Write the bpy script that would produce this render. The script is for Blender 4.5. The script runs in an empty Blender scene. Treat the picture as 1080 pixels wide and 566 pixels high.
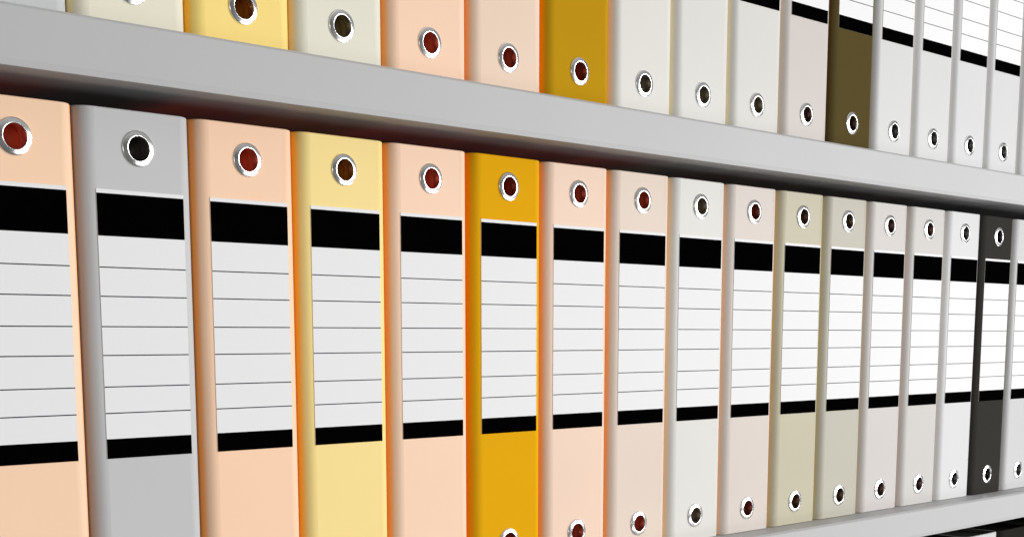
import bpy, bmesh, math, random
from mathutils import Vector
random.seed(7)
S = bpy.context.scene
COL = S.collection

# ------------------------------------------------------------------ camera
cd = bpy.data.cameras.new('camera')
cam = bpy.data.objects.new('camera', cd)
COL.objects.link(cam)
cam.location = (-0.3112, -0.8038, 0.1927)
cam.rotation_euler = (math.pi/2 - 0.1519, 0.0, -0.7799)
cd.sensor_width = 36.0
cd.sensor_fit = 'HORIZONTAL'
cd.lens = 50.0
cd.shift_y = 300.4/1080.0
cd.clip_start = 0.01
cd.clip_end = 100
S.camera = cam

# ------------------------------------------------------------------ light
W = bpy.data.worlds.new('World'); S.world = W; W.use_nodes = True
wn, wl = W.node_tree.nodes, W.node_tree.links
tc = wn.new('ShaderNodeTexCoord'); sx = wn.new('ShaderNodeSeparateXYZ'); rp = wn.new('ShaderNodeValToRGB')
mp = wn.new('ShaderNodeMapRange')
mp.inputs['From Min'].default_value = -1; mp.inputs['From Max'].default_value = 1
for pos, g in ((0.0, 0.12), (0.30, 0.22), (0.46, 0.20), (0.62, 0.10), (1.0, 0.12)):     # dim studio: grey floor below, darker room above
    e = rp.color_ramp.elements.new(pos) if 0 < pos < 1 else rp.color_ramp.elements[int(pos)]
    e.color = (g, g, g, 1)
wl.new(tc.outputs['Generated'], sx.inputs[0]); wl.new(sx.outputs['Z'], mp.inputs['Value'])
wl.new(mp.outputs['Result'], rp.inputs[0]); wl.new(rp.outputs[0], wn['Background'].inputs[0])
wn['Background'].inputs[1].default_value = 0.8

def area(name, loc, target, sx, sy, power, col=(1, 1, 1)):
    l = bpy.data.lights.new(name, 'AREA')
    l.shape = 'RECTANGLE'; l.size = sx; l.size_y = sy; l.energy = power; l.color = col
    o = bpy.data.objects.new(name, l); COL.objects.link(o)
    o.location = loc
    o.rotation_euler = (Vector(target) - Vector(loc)).to_track_quat('-Z', 'Y').to_euler()
    return o
area('softbox_lamp', (4.4, -3.7, 0.6), (1.1, 0, 0.2), 3.2, 1.3, 270)
area('low_strip_lamp', (4.2, -2.9, -1.40), (1.3, 0, 0.2), 4.8, 0.6, 56)

area('fill_lamp', (-2.6, -3.0, 0.45), (0.9, 0, 0.2), 1.2, 1.2, 26)

S.view_settings.view_transform = 'Standard'
S.view_settings.look = 'None'
S.view_settings.exposure = 0.0
S.view_settings.gamma = 1.0
try:
    S.cycles.max_bounces = 16
    S.cycles.diffuse_bounces = 10
    S.cycles.glossy_bounces = 8
except Exception:
    pass

# ------------------------------------------------------------------ materials
def srgb(r, g, b):
    f = lambda c: (c/12.92 if c <= 0.04045 else ((c+0.055)/1.055)**2.4)
    return tuple(f(v/255.0) for v in (r, g, b))

def material(name, base, rough=0.45, spec=0.5, metal=0.0, bump=0.0, bscale=900.0, vary=0.0, streak=False):
    m = bpy.data.materials.new(name); m.use_nodes = True
    nt = m.node_tree; N = nt.nodes; L = nt.links
    p = N['Principled BSDF']
    p.inputs['Base Color'].default_value = (*base, 1)
    p.inputs['Roughness'].default_value = rough
    p.inputs['Specular IOR Level'].default_value = spec
    p.inputs['Metallic'].default_value = metal
    if bump or vary:
        tc = N.new('ShaderNodeTexCoord')
    if vary:
        oi = N.new('ShaderNodeObjectInfo')
        ad = N.new('ShaderNodeVectorMath'); ad.operation = 'ADD'
        L.new(tc.outputs['Object'], ad.inputs[0]); L.new(oi.outputs['Location'], ad.inputs[1])
        n = N.new('ShaderNodeTexNoise'); n.inputs['Scale'].default_value = 14; n.inputs['Detail'].default_value = 6
        L.new(ad.outputs[0], n.inputs['Vector'])
        mr = N.new('ShaderNodeMapRange')
        mr.inputs['From Min'].default_value = 0.3; mr.inputs['From Max'].default_value = 0.7
        mr.inputs['To Min'].default_value = 1-vary; mr.inputs['To Max'].default_value = 1+vary
        L.new(n.outputs['Fac'], mr.inputs['Value'])
        mx = N.new('ShaderNodeMix'); mx.data_type = 'RGBA'; mx.blend_type = 'MULTIPLY'
        mx.inputs['Factor'].default_value = 1
        mx.inputs['A'].default_value = (*base, 1)
        L.new(mr.outputs['Result'], mx.inputs['B'])
        L.new(mx.outputs['Result'], p.inputs['Base Color'])
        mr2 = N.new('ShaderNodeMapRange')
        mr2.inputs['To Min'].default_value = rough-0.05; mr2.inputs['To Max'].default_value = rough+0.05
        L.new(n.outputs['Fac'], mr2.inputs['Value']); L.new(mr2.outputs['Result'], p.inputs['Roughness'])
    if bump:
        b = N.new('ShaderNodeTexNoise'); b.inputs['Scale'].default_value = bscale; b.inputs['Detail'].default_value = 3
        L.new(tc.outputs['Object'], b.inputs['Vector'])
        bp = N.new('ShaderNodeBump'); bp.inputs['Strength'].default_value = bump; bp.inputs['Distance'].default_value = 0.0004
        L.new(b.outputs['Fac'], bp.inputs['Height']); L.new(bp.outputs['Normal'], p.inputs['Normal'])
    return m

M_WHITE = material('label_paper', (0.80, 0.80, 0.80), 0.6, 0.12, bump=0.05, bscale=1500)
M_BLACK = material('label_black_print', (0.0008, 0.0008, 0.0008), 0.9, 0.0)
M_LINE = material('label_rule_print', (0.03, 0.03, 0.03), 0.7, 0.1)
M_METAL = material('polished_metal', (0.90, 0.90, 0.89), 0.20, 0.5, metal=1.0)
M_SHELF = material('grey_shelf_laminate', (0.45, 0.45, 0.45), 0.5, 0.25, bump=0.10, bscale=700, vary=0.012)

_case = {}
def case_material(rgb, glow=None, spec=0.07, rough=0.42):
    if rgb[2] < 0.04: spec = 0.0
    key = (rgb, glow)
    if key not in _case:
        m = material('binder_laminate', rgb, rough, spec, bump=0.10, bscale=1100, vary=0.015)
        if glow:
            # bounce light between binders painted in as colour: the cover tint fades in round the spine corners
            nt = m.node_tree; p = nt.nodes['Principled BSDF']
            at = nt.nodes.new('ShaderNodeAttribute'); at.attribute_name = 'board'  # 'board' holds the corner weight of the painted-in bounce glow
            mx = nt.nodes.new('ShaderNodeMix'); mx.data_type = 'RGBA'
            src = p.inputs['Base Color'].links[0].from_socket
            nt.links.new(src, mx.inputs['A']); mx.inputs['B'].default_value = (*glow, 1)
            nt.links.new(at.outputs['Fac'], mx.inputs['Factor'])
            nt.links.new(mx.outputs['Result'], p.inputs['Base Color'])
        _case[key] = m
    return _case[key]

_glow = {}
def glow_material(rgb):  # flank colour oversaturated to stand in for bounce light between binders
    if rgb not in _glow:
        _glow[rgb] = material('glow_tinted_board', rgb, 0.5, 0.1, bump=0.10, bscale=1100)
    return _glow[rgb]

_shade = {}
def recess_shade_material(rgb):  # shade and bounced colour of the hole interiors, put into the base colour
    if rgb not in _shade:
        _shade[rgb] = material('recess_shade_paint', rgb, 0.30, 0.25)
    return _shade[rgb]

# ------------------------------------------------------------------ helpers
def link_mesh(name, me, mats, parent=None):
    o = bpy.data.objects.new(name, me); COL.objects.link(o)
    if parent: o.parent = parent
    for i, m in enumerate(mats):
        if len(me.materials) <= i: me.materials.append(m)
    return o

def mesh_from(name, verts, faces, smooth=None, mat=None):
    me = bpy.data.meshes.new(name)
    me.from_pydata(verts, [], faces)
    for i, p in enumerate(me.polygons):
        p.use_smooth = bool(smooth[i]) if smooth else False
        p.material_index = mat[i] if mat else 0
    me.update()
    return me

# ------------------------------------------------------------------ bookshelf
ZS = 0.0071            # foot of the lower row of binders
PITCH_Z = 0.3715

def board_mesh(x0, x1, z1, z0, yf, nose):
    # section (y, z): gently sloped nosing on top, narrow chamfers above and below the flat front
    yb = 0.30
    zn = z1-nose
    prof = [(yb, z1), (-0.004, z1), (yf+0.0030, zn), (yf+0.0024, zn-0.0002), (yf+0.0002, zn-0.0018), (yf, zn-0.0022),
            (yf, z0+0.0036), (yf+0.0001, z0+0.0032), (yf+0.0006, z0+0.0002), (yf+0.0009, z0), (yb, z0)]
    n = len(prof); V = []; F = []
    for x in (x0, x1):
        V += [(x, y, z) for y, z in prof]
    for i in range(n):
        j = (i+1) % n
        F.append((i, i+n, j+n, j))
    F.append(tuple(range(n)))
    F.append(tuple(range(2*n-1, n-1, -1)))
    return mesh_from('shelf_board', V, F)

shelf = bpy.data.objects.new('bookshelf', None); COL.objects.link(shelf)
shelf.location = (0, 0, 0)
shelf['label'] = 'light grey bookshelf whose thick boards carry the rows of binders'
shelf['category'] = 'bookshelf'
X0, X1 = -0.36, 1.86
BOARDS = ((-0.3645, -0.3970, -0.0245, 0.0003), (0.0069, -0.0243, -0.0245, 0.0003),
          (0.3783, 0.3409, -0.0245, 0.0034), (0.7500, 0.7125, -0.0245, 0.0034))
for z1, z0, yf, nose in BOARDS:
    link_mesh('shelf_board', board_mesh(X0, X1, z1, z0, yf, nose), [M_SHELF], shelf)
bv = [(x, y, z) for x in (X0, X1) for y in (0.3005, 0.312) for z in (-0.3970, 0.7500)]
bf = [(0, 1, 3, 2), (4, 6, 7, 5), (0, 4, 5, 1), (2, 3, 7, 6), (0, 2, 6, 4), (1, 5, 7, 3)]
link_mesh('back_panel', mesh_from('back_panel', bv, bf), [M_SHELF], shelf)

# ------------------------------------------------------------------ binder meshes (origin: middle of the foot of the spine)
HW, RC, DEPTH, HGT = 0.0398, 0.0110, 0.285, 0.3217
Z_HOLE = (0.0229, 0.2991)
R_HOLE = 0.0082

def case_mesh():
    V = []; F = []; SM = []; GLOW = []
    def v(x, y, z): V.append((x, y, z)); return len(V)-1
    def f(ix, s=False): F.append(tuple(ix)); SM.append(s)
    # outline seen from above, from the front left end of the flat spine round the back to its right end
    prof = []   # (x, y, nx, ny)
    def corner(a, side):
        # softened quarter turn: a superellipse, so the flat spine runs into the corner without a crease
        e = 2/2.12
        ca, sa = math.cos(a), math.sin(a)
        px = math.copysign(abs(ca)**e, ca) if abs(ca) > 1e-9 else 0.0
        py = math.copysign(abs(sa)**e, sa) if abs(sa) > 1e-9 else 0.0
        nx = math.copysign(abs(px)**1.12, px); ny = math.copysign(abs(py)**1.12, py)
        q = math.hypot(nx, ny)
        return (side*(HW-RC)+RC*px, RC+RC*py, nx/q, ny/q)
    n = 14
    for i in range(n+1):
        a = math.radians(270 - 90*i/n)
        prof.append(corner(a, -1))
    prof.append((-HW, DEPTH, -1, 1)); prof.append((HW, DEPTH, 1, 1))
    for i in range(n+1):
        a = math.radians(0 - 90*i/n)
        prof.append(corner(a, 1))
    c = 0.0009
    lv = [(0, c), (c*0.3, c*0.3), (c, 0), (HGT-c, 0), (HGT-c*0.3, c*0.3), (HGT, c)]
    loops = [[v(x-nx*d, y-ny*d, z) for x, y, nx, ny in prof] for z, d in lv]
    P = len(prof)
    for a in range(len(lv)-1):
        for i in range(P-1):
            smooth = not (n <= i <= n+2) or a != 2
            if n <= i <= n+2: GLOW.append(len(F))
            f((loops[a][i], loops[a+1][i], loops[a+1][i+1], loops[a][i+1]), smooth)
        if a != 2:   # front chamfer strips above and below the flat spine
            f((loops[a][P-1], loops[a+1][P-1], loops[a+1][0], loops[a][0]), True)
    GLOW += [len(F)]
    f(loops[0][::1])
    # open head: a narrow rim of board round a recess with its shade painted in like that of the finger holes
    TOP = []
    rim = []
    for (x, y, nx, ny), o in zip(prof, loops[-1]):
        rim.append(v(x-nx*0.0024, y-ny*0.0024, HGT))
    low = [v(*V[r][:2], HGT-0.0040) for r in rim]
    for i in range(P):
        j = (i+1) % P
        if i < P-1 and n <= i <= n+2: GLOW.append(len(F))
        f((loops[-1][i], rim[i], rim[j], loops[-1][j]))
        TOP.append(len(F)); f((rim[i], low[i], low[j], rim[j]))
    TOP.append(len(F)); f(low[::-1])
    # flat spine with its two finger holes, outer skin and inner skin joined by the hole walls
    xa = HW-RC
    def panel(y, x, zlo, zhi, flip):
        rings = []
        s = 0.0115
        zs = [zlo, Z_HOLE[0]-s, Z_HOLE[0]+s, Z_HOLE[1]-s, Z_HOLE[1]+s, zhi]
        def q(x0, x1, z0, z1):
            ids = [v(x0, y, z0), v(x1, y, z0), v(x1, y, z1), v(x0, y, z1)]
            f(ids[::-1] if flip else ids)
        q(-x, x, zs[0], zs[1]); q(-x, x, zs[2], zs[3]); q(-x, x, zs[4], zs[5])
        for zc in Z_HOLE:
            q(-x, -s, zc-s, zc+s); q(s, x, zc-s, zc+s)
            N = 48; inner = []; outer = []
            for i in range(N):
                t = 2*math.pi*i/N; cx, cz = math.cos(t), math.sin(t)
                k = s/max(abs(cx), abs(cz))
                inner.append(v(R_HOLE*cx, y, zc+R_HOLE*cz)); outer.append(v(k*cx, y, zc+k*cz))
            for i in range(N):
                j = (i+1) % N
                ids = (inner[i], outer[i], outer[j], inner[j])
                f(ids[::-1] if flip else ids)
            rings.append(inner)
        return rings
    A = panel(0.0, xa, c, HGT-c, False)
    # each hole opens into a closed round cup whose inner shade is painted into its colour
    SHADE = []
    for ra, zc in zip(A, Z_HOLE):
        N = len(ra); prev = ra
        for r, y in ((R_HOLE, 0.0034), (0.0092, 0.0040), (0.0092, 0.0105), (0.0085, 0.0115)):
            cur = [v(r*math.cos(2*math.pi*i/N), y, zc+r*math.sin(2*math.pi*i/N)) for i in range(N)]
            for i in range(N):
                j = (i+1) % N
                SHADE.append(len(F)); f((prev[i], prev[j], cur[j], cur[i]), True)
            prev = cur
        SHADE.append(len(F)); f(prev[::-1])
    MT = [0]*len(F)
    for i in SHADE: MT[i] = 1
    for i in TOP: MT[i] = 3      # recess in the head
    for i in GLOW: MT[i] = 2      # cover faces: flanks and ends in the painted-in bounce colour
    me = mesh_from('case', V, F, SM, MT)
    at = me.attributes.new('board', 'FLOAT', 'POINT')  # corner weight of the painted-in bounce glow
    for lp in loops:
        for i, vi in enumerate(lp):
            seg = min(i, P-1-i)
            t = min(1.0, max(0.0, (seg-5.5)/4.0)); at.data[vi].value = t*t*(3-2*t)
    return me

def label_mesh():
    # cumulative heights above the shelf, from foot to head: each row is (z0, z1, material slot)
    lz = [0.2340, 0.2165, 0.1982, 0.1807, 0.1614, 0.1452]
    h = 0.00036
    xl, xr = -0.0296, 0.0308
    rows = [(0.1171, 0.1293, 1)]
    cur = 0.1293
    for z in sorted(lz):
        rows.append((cur, z-h, 0)); rows.append((z-h, z+h, 2)); cur = z+h
    rows += [(cur, 0.2527, 0), (0.2527, 0.2781, 1), (0.2781, 0.2805, 0)]
    V = []; F = []; MT = []
    y0, y1 = -0.00035, 0.0001
    for a, b, m in rows:
        a -= ZS; b -= ZS
        n = len(V); V += [(xl, y0, a), (xr, y0, a), (xr, y0, b), (xl, y0, b)]
        F.append((n, n+1, n+2, n+3)); MT.append(m)
        n = len(V); V += [(xl, y0, a), (xl, y0, b), (xl, y1, b), (xl, y1, a)]
        F.append((n, n+1, n+2, n+3)); MT.append(0)
        n = len(V); V += [(xr, y0, a), (xr, y1, a), (xr, y1, b), (xr, y0, b)]
        F.append((n, n+1, n+2, n+3)); MT.append(0)
    za, zb = rows[0][0]-ZS, rows[-1][1]-ZS
    for z, fl in ((za, 0), (zb, 1)):
        n = len(V); V += [(xl, y0, z), (xl, y1, z), (xr, y1, z), (xr, y0, z)]
        F.append((n, n+1, n+2, n+3) if not fl else (n, n+3, n+2, n+1)); MT.append(0)
    return mesh_from('label_sheet', V, F, None, MT)

def ring_mesh():
    # profile (radius, y) of the pressed metal eyelet, turned about the y axis
    prof = [(0.0111, 0.0003), (0.01115, -0.0003), (0.0110, -0.00075)]
    prof += [(0.0107, -0.0009), (0.0097, -0.00117), (0.0087, -0.00143), (0.0080, -0.00162), (0.0076, -0.0017),
             (0.0074, -0.00155), (0.00725, -0.0012), (0.0071, 0.0008), (0.0071, 0.0034), (0.0073, 0.0044), (0.0077, 0.0047)]
    prof = [(0.0072+(r-0.0072)*0.93 if r > 0.0072 else r, y*0.95) for r, y in prof]
    N = 64; V = []; F = []
    for r, y in prof:
        for i in range(N):
            t = 2*math.pi*i/N; V.append((r*math.cos(t), y, r*math.sin(t)))
    for a in range(len(prof)-1):
        for i in range(N):
            j = (i+1) % N
            F.append((a*N+i, (a+1)*N+i, (a+1)*N+j, a*N+j))
    return mesh_from('finger_ring', V, F, [True]*len(F))

ME_CASE, ME_LABEL, ME_RING = case_mesh(), label_mesh(), ring_mesh()
ME_CASE.materials.append(case_material((0.6, 0.6, 0.6))); ME_CASE.materials.append(case_material((0.1, 0.1, 0.1))); ME_CASE.materials.append(case_material((0.5, 0.5, 0.5))); ME_CASE.materials.append(case_material((0.2, 0.2, 0.2)))
for m in (M_WHITE, M_BLACK, M_LINE): ME_LABEL.materials.append(m)
ME_RING.materials.append(M_METAL)

def first_binder():
    r = bpy.data.objects.new('ring_binder', None); COL.objects.link(r)
    r.empty_display_size = 0.05
    c = link_mesh('case', ME_CASE, [], r)
    c.material_slots[0].link = 'OBJECT'
    link_mesh('spine_label', ME_LABEL, [], r)
    for z in Z_HOLE:
        g = link_mesh('finger_ring', ME_RING, [], r); g.location = (0, 0, z)
    return r

def copy_binder(root):
    r = root.copy(); COL.objects.link(r)
    for ch in root.children:
        d = ch.copy(); COL.objects.link(d); d.parent = r
    return r

# ------------------------------------------------------------------ binder colours (the laminate's own colour, then the painted-in light tints)
# per kind of binder: painted-in shade of the finger holes, painted-in bounce colour of flanks and corners
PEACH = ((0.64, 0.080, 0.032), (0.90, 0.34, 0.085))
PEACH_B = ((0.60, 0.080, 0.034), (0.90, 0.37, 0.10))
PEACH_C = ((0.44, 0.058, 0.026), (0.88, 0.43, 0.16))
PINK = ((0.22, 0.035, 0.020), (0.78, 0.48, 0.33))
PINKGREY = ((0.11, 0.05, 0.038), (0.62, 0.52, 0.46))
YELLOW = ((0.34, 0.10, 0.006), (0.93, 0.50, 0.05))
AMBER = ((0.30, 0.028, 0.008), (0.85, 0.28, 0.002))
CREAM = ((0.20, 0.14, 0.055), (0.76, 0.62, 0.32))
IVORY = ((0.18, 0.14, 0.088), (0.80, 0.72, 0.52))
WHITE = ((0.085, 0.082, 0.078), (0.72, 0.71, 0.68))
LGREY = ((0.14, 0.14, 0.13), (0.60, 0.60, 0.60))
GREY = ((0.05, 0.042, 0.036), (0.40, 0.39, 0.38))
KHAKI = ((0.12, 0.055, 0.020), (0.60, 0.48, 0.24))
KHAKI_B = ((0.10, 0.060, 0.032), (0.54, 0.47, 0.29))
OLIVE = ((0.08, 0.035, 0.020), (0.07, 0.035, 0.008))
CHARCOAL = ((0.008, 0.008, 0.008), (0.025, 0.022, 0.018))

# open head recess: colour pushed brighter and redder to throw warm bounce onto the shelf above
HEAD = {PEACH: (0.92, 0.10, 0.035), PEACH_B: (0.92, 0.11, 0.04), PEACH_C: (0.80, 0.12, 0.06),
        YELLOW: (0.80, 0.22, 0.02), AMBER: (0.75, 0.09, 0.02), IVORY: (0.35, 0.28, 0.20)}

ROW1 = {
 0: ((0.38, 0.38, 0.38), GREY, 'grey binder left of the deep peach one at the start of the lower row'),
 1: ((0.93, 0.6374, 0.4389), PEACH, 'deep peach binder cut off by the left edge, before the grey one'),
 2: ((0.5423, 0.5412, 0.5428), GREY, 'mid grey binder between two peach ones in the lower row'),
 3: ((0.93, 0.627, 0.4313), PEACH, 'peach binder between the mid grey and the pale yellow one, lower row'),
 4: ((0.9107, 0.7079, 0.282), YELLOW, 'pale yellow binder in the lower row between two peach binders'),
 5: ((0.9131, 0.6363, 0.4565), PEACH_B, 'peach binder between the pale yellow and the bright amber one, lower row'),
 6: ((0.7626, 0.3835, 0.008013), AMBER, 'bright amber yellow binder in the lower row'),
 7: ((0.845, 0.6234, 0.487), PEACH_C, 'pale peach binder just right of the bright amber one, lower row'),
 8: ((0.7346, 0.6113, 0.5151), PEACH_C, 'pale peach binder just left of the ivory one in the lower row'),
 9: ((0.699, 0.6832, 0.6424), IVORY, 'ivory white binder between two pale pinkish binders in the lower row'),
 10: ((0.6535, 0.5844, 0.5341), PINK, 'pinkish beige binder between the ivory and the khaki ones, lower row'),
 11: ((0.5162, 0.4784, 0.3539), KHAKI, 'warmer khaki binder of the pair, right of the pinkish beige one'),
 12: ((0.4888, 0.4641, 0.389), KHAKI_B, 'greyer khaki binder of the pair, left of the pale pinkish grey ones'),
 13: ((0.5855, 0.5529, 0.5288), PINKGREY, 'pale pinkish grey binder right next to the khaki pair in the lower row'),
 14: ((0.5722, 0.5466, 0.5242), PINKGREY, 'pale pinkish grey binder touching the clean white one in the lower row'),
 15: ((0.6423, 0.641, 0.6412), WHITE, 'clean white binder directly left of the charcoal one in the lower row'),
 16: ((0.03704, 0.03593, 0.03247), CHARCOAL, 'charcoal black binder near the right end of the lower row'),
 17: ((0.5471, 0.5458, 0.5458), WHITE, 'white binder cut off by the right edge, after the charcoal one, lower row'),
 18: ((0.60, 0.60, 0.60), WHITE, 'white binder second to the right of the charcoal one, lower row'),
 19: ((0.56, 0.55, 0.54), WHITE, 'off white binder third to the right of the charcoal one, lower row'),
 20: ((0.56, 0.55, 0.54), WHITE, 'off white binder fourth to the right of the charcoal one, lower row'),
 21: ((0.56, 0.55, 0.54), WHITE, 'off white binder fifth to the right of the charcoal one, lower row'),
 22: ((0.56, 0.55, 0.54), WHITE, 'off white binder sixth to the right of the charcoal one, lower row'),
}
ROW2 = {
 0: ((0.38, 0.38, 0.38), GREY, 'mid grey binder left of the light grey one at the start of the upper shelf'),
 1: ((0.56, 0.57, 0.57), LGREY, 'light grey binder on the upper shelf in the top left corner'),
 2: ((0.7519, 0.7212, 0.5831), CREAM, 'cream binder on the upper shelf just left of the yellow one'),
 3: ((0.9134, 0.6902, 0.2217), YELLOW, 'pale yellow binder on the upper shelf'),
 4: ((0.7306, 0.7104, 0.5937), CREAM, 'cream binder between the pale yellow and the peach one, upper shelf'),
 5: ((0.8747, 0.6031, 0.4356), PEACH_B, 'peach binder on the upper shelf right of a cream one'),
 6: ((0.7843, 0.6008, 0.468), PEACH_C, 'pale peach binder on the upper shelf touching the dark amber one'),
 7: ((0.4876, 0.2706, 0.009505), AMBER, 'dark amber binder on the upper shelf'),
 8: ((0.6877, 0.6719, 0.6247), IVORY, 'ivory binder right next to the dark amber one, upper shelf'),
 9: ((0.6682, 0.653, 0.6203), IVORY, 'ivory binder in the middle of three ivory ones on the upper shelf'),
 10: ((0.6347, 0.6263, 0.5867), IVORY, 'ivory binder just left of the pinkish one on the upper shelf'),
 11: ((0.58, 0.5332, 0.4972), PINKGREY, 'pinkish grey binder on the upper shelf touching the dark olive one'),
 12: ((0.09228, 0.0675, 0.0237), OLIVE, 'dark olive brown binder on the upper shelf'),
 13: ((0.6063, 0.6057, 0.5932), WHITE, 'white binder directly right of the dark olive one, upper shelf'),
 14: ((0.602, 0.6007, 0.5945), WHITE, 'white binder second to the right of the dark olive one, upper shelf'),
 15: ((0.5974, 0.5974, 0.5981), WHITE, 'white binder third to the right of the dark olive one, upper shelf'),
 16: ((0.5849, 0.5845, 0.5843), WHITE, 'white binder fourth to the right of the dark olive one, upper shelf'),
 17: ((0.48, 0.48, 0.48), WHITE, 'white binder fifth to the right of the dark olive one, cut to a sliver'),
 18: ((0.48, 0.48, 0.48), WHITE, 'white binder sixth to the right of the dark olive one, upper shelf'),
 19: ((0.55, 0.55, 0.55), WHITE, 'white binder seventh to the right of the dark olive one, upper shelf'),
 20: ((0.55, 0.55, 0.55), WHITE, 'white binder eighth to the right of the dark olive one, upper shelf'),
 21: ((0.55, 0.55, 0.55), WHITE, 'white binder ninth to the right of the dark olive one, upper shelf'),
 22: ((0.55, 0.55, 0.55), WHITE, 'white binder tenth to the right of the dark olive one, upper shelf'),
}
ROW3 = {
 12: ((0.70, 0.27, 0.003), AMBER, 'amber binder on the bottom row below the khaki ones'),
 13: ((0.93, 0.43, 0.27), PEACH, 'peach binder on the bottom row with only its shaded top near the board'),
 14: ((0.48, 0.45, 0.32), KHAKI, 'khaki binder on the bottom row, its shaded top under the lower board'),
 15: ((0.022, 0.021, 0.018), CHARCOAL, 'black binder on the bottom row just left of the white one'),
 16: ((0.60, 0.60, 0.60), WHITE, 'white binder on the bottom row with only its head in view'),
 17: ((0.022, 0.021, 0.018), CHARCOAL, 'charcoal binder on the bottom row at the bottom right corner'),
 18: ((0.022, 0.021, 0.018), CHARCOAL, 'charcoal binder second to the right of the white one, bottom row'),
 19: ((0.56, 0.55, 0.54), WHITE, 'off white binder third to the right of the bright white one, bottom row'),
 20: ((0.56, 0.55, 0.54), WHITE, 'off white binder fourth to the right of the bright white one, bottom row'),
 21: ((0.56, 0.55, 0.54), WHITE, 'off white binder fifth to the right of the bright white one, bottom row'),
 22: ((0.56, 0.55, 0.54), WHITE, 'off white binder sixth to the right of the bright white one, bottom row'),
}

proto = None
for z, row, grp in ((ZS, ROW1, 'binders standing in the lower row'),
                    (ZS+PITCH_Z, ROW2, 'binders standing on the upper shelf'),
                    (ZS-PITCH_Z, ROW3, 'binders standing in the bottom row')):
    for k, (colour, light_tints, text) in row.items():
        if proto is None:
            b = proto = first_binder()
        else:
            b = copy_binder(proto)
        b.location = (k*0.08, random.uniform(-0.0002, 0.0002), z)
        b['label'] = text; b['category'] = 'binder'; b['group'] = grp
        for ch in b.children:
            if ch.data == ME_CASE:
                ch.material_slots[0].link = 'OBJECT'
                ch.material_slots[0].material = case_material(colour, light_tints[1])
                ch.material_slots[1].link = 'OBJECT'
                ch.material_slots[1].material = recess_shade_material(light_tints[0])
                ch.material_slots[3].link = 'OBJECT'
                ch.material_slots[3].material = recess_shade_material(HEAD.get(light_tints, light_tints[0]))
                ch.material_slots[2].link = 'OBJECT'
                ch.material_slots[2].material = glow_material(light_tints[1])
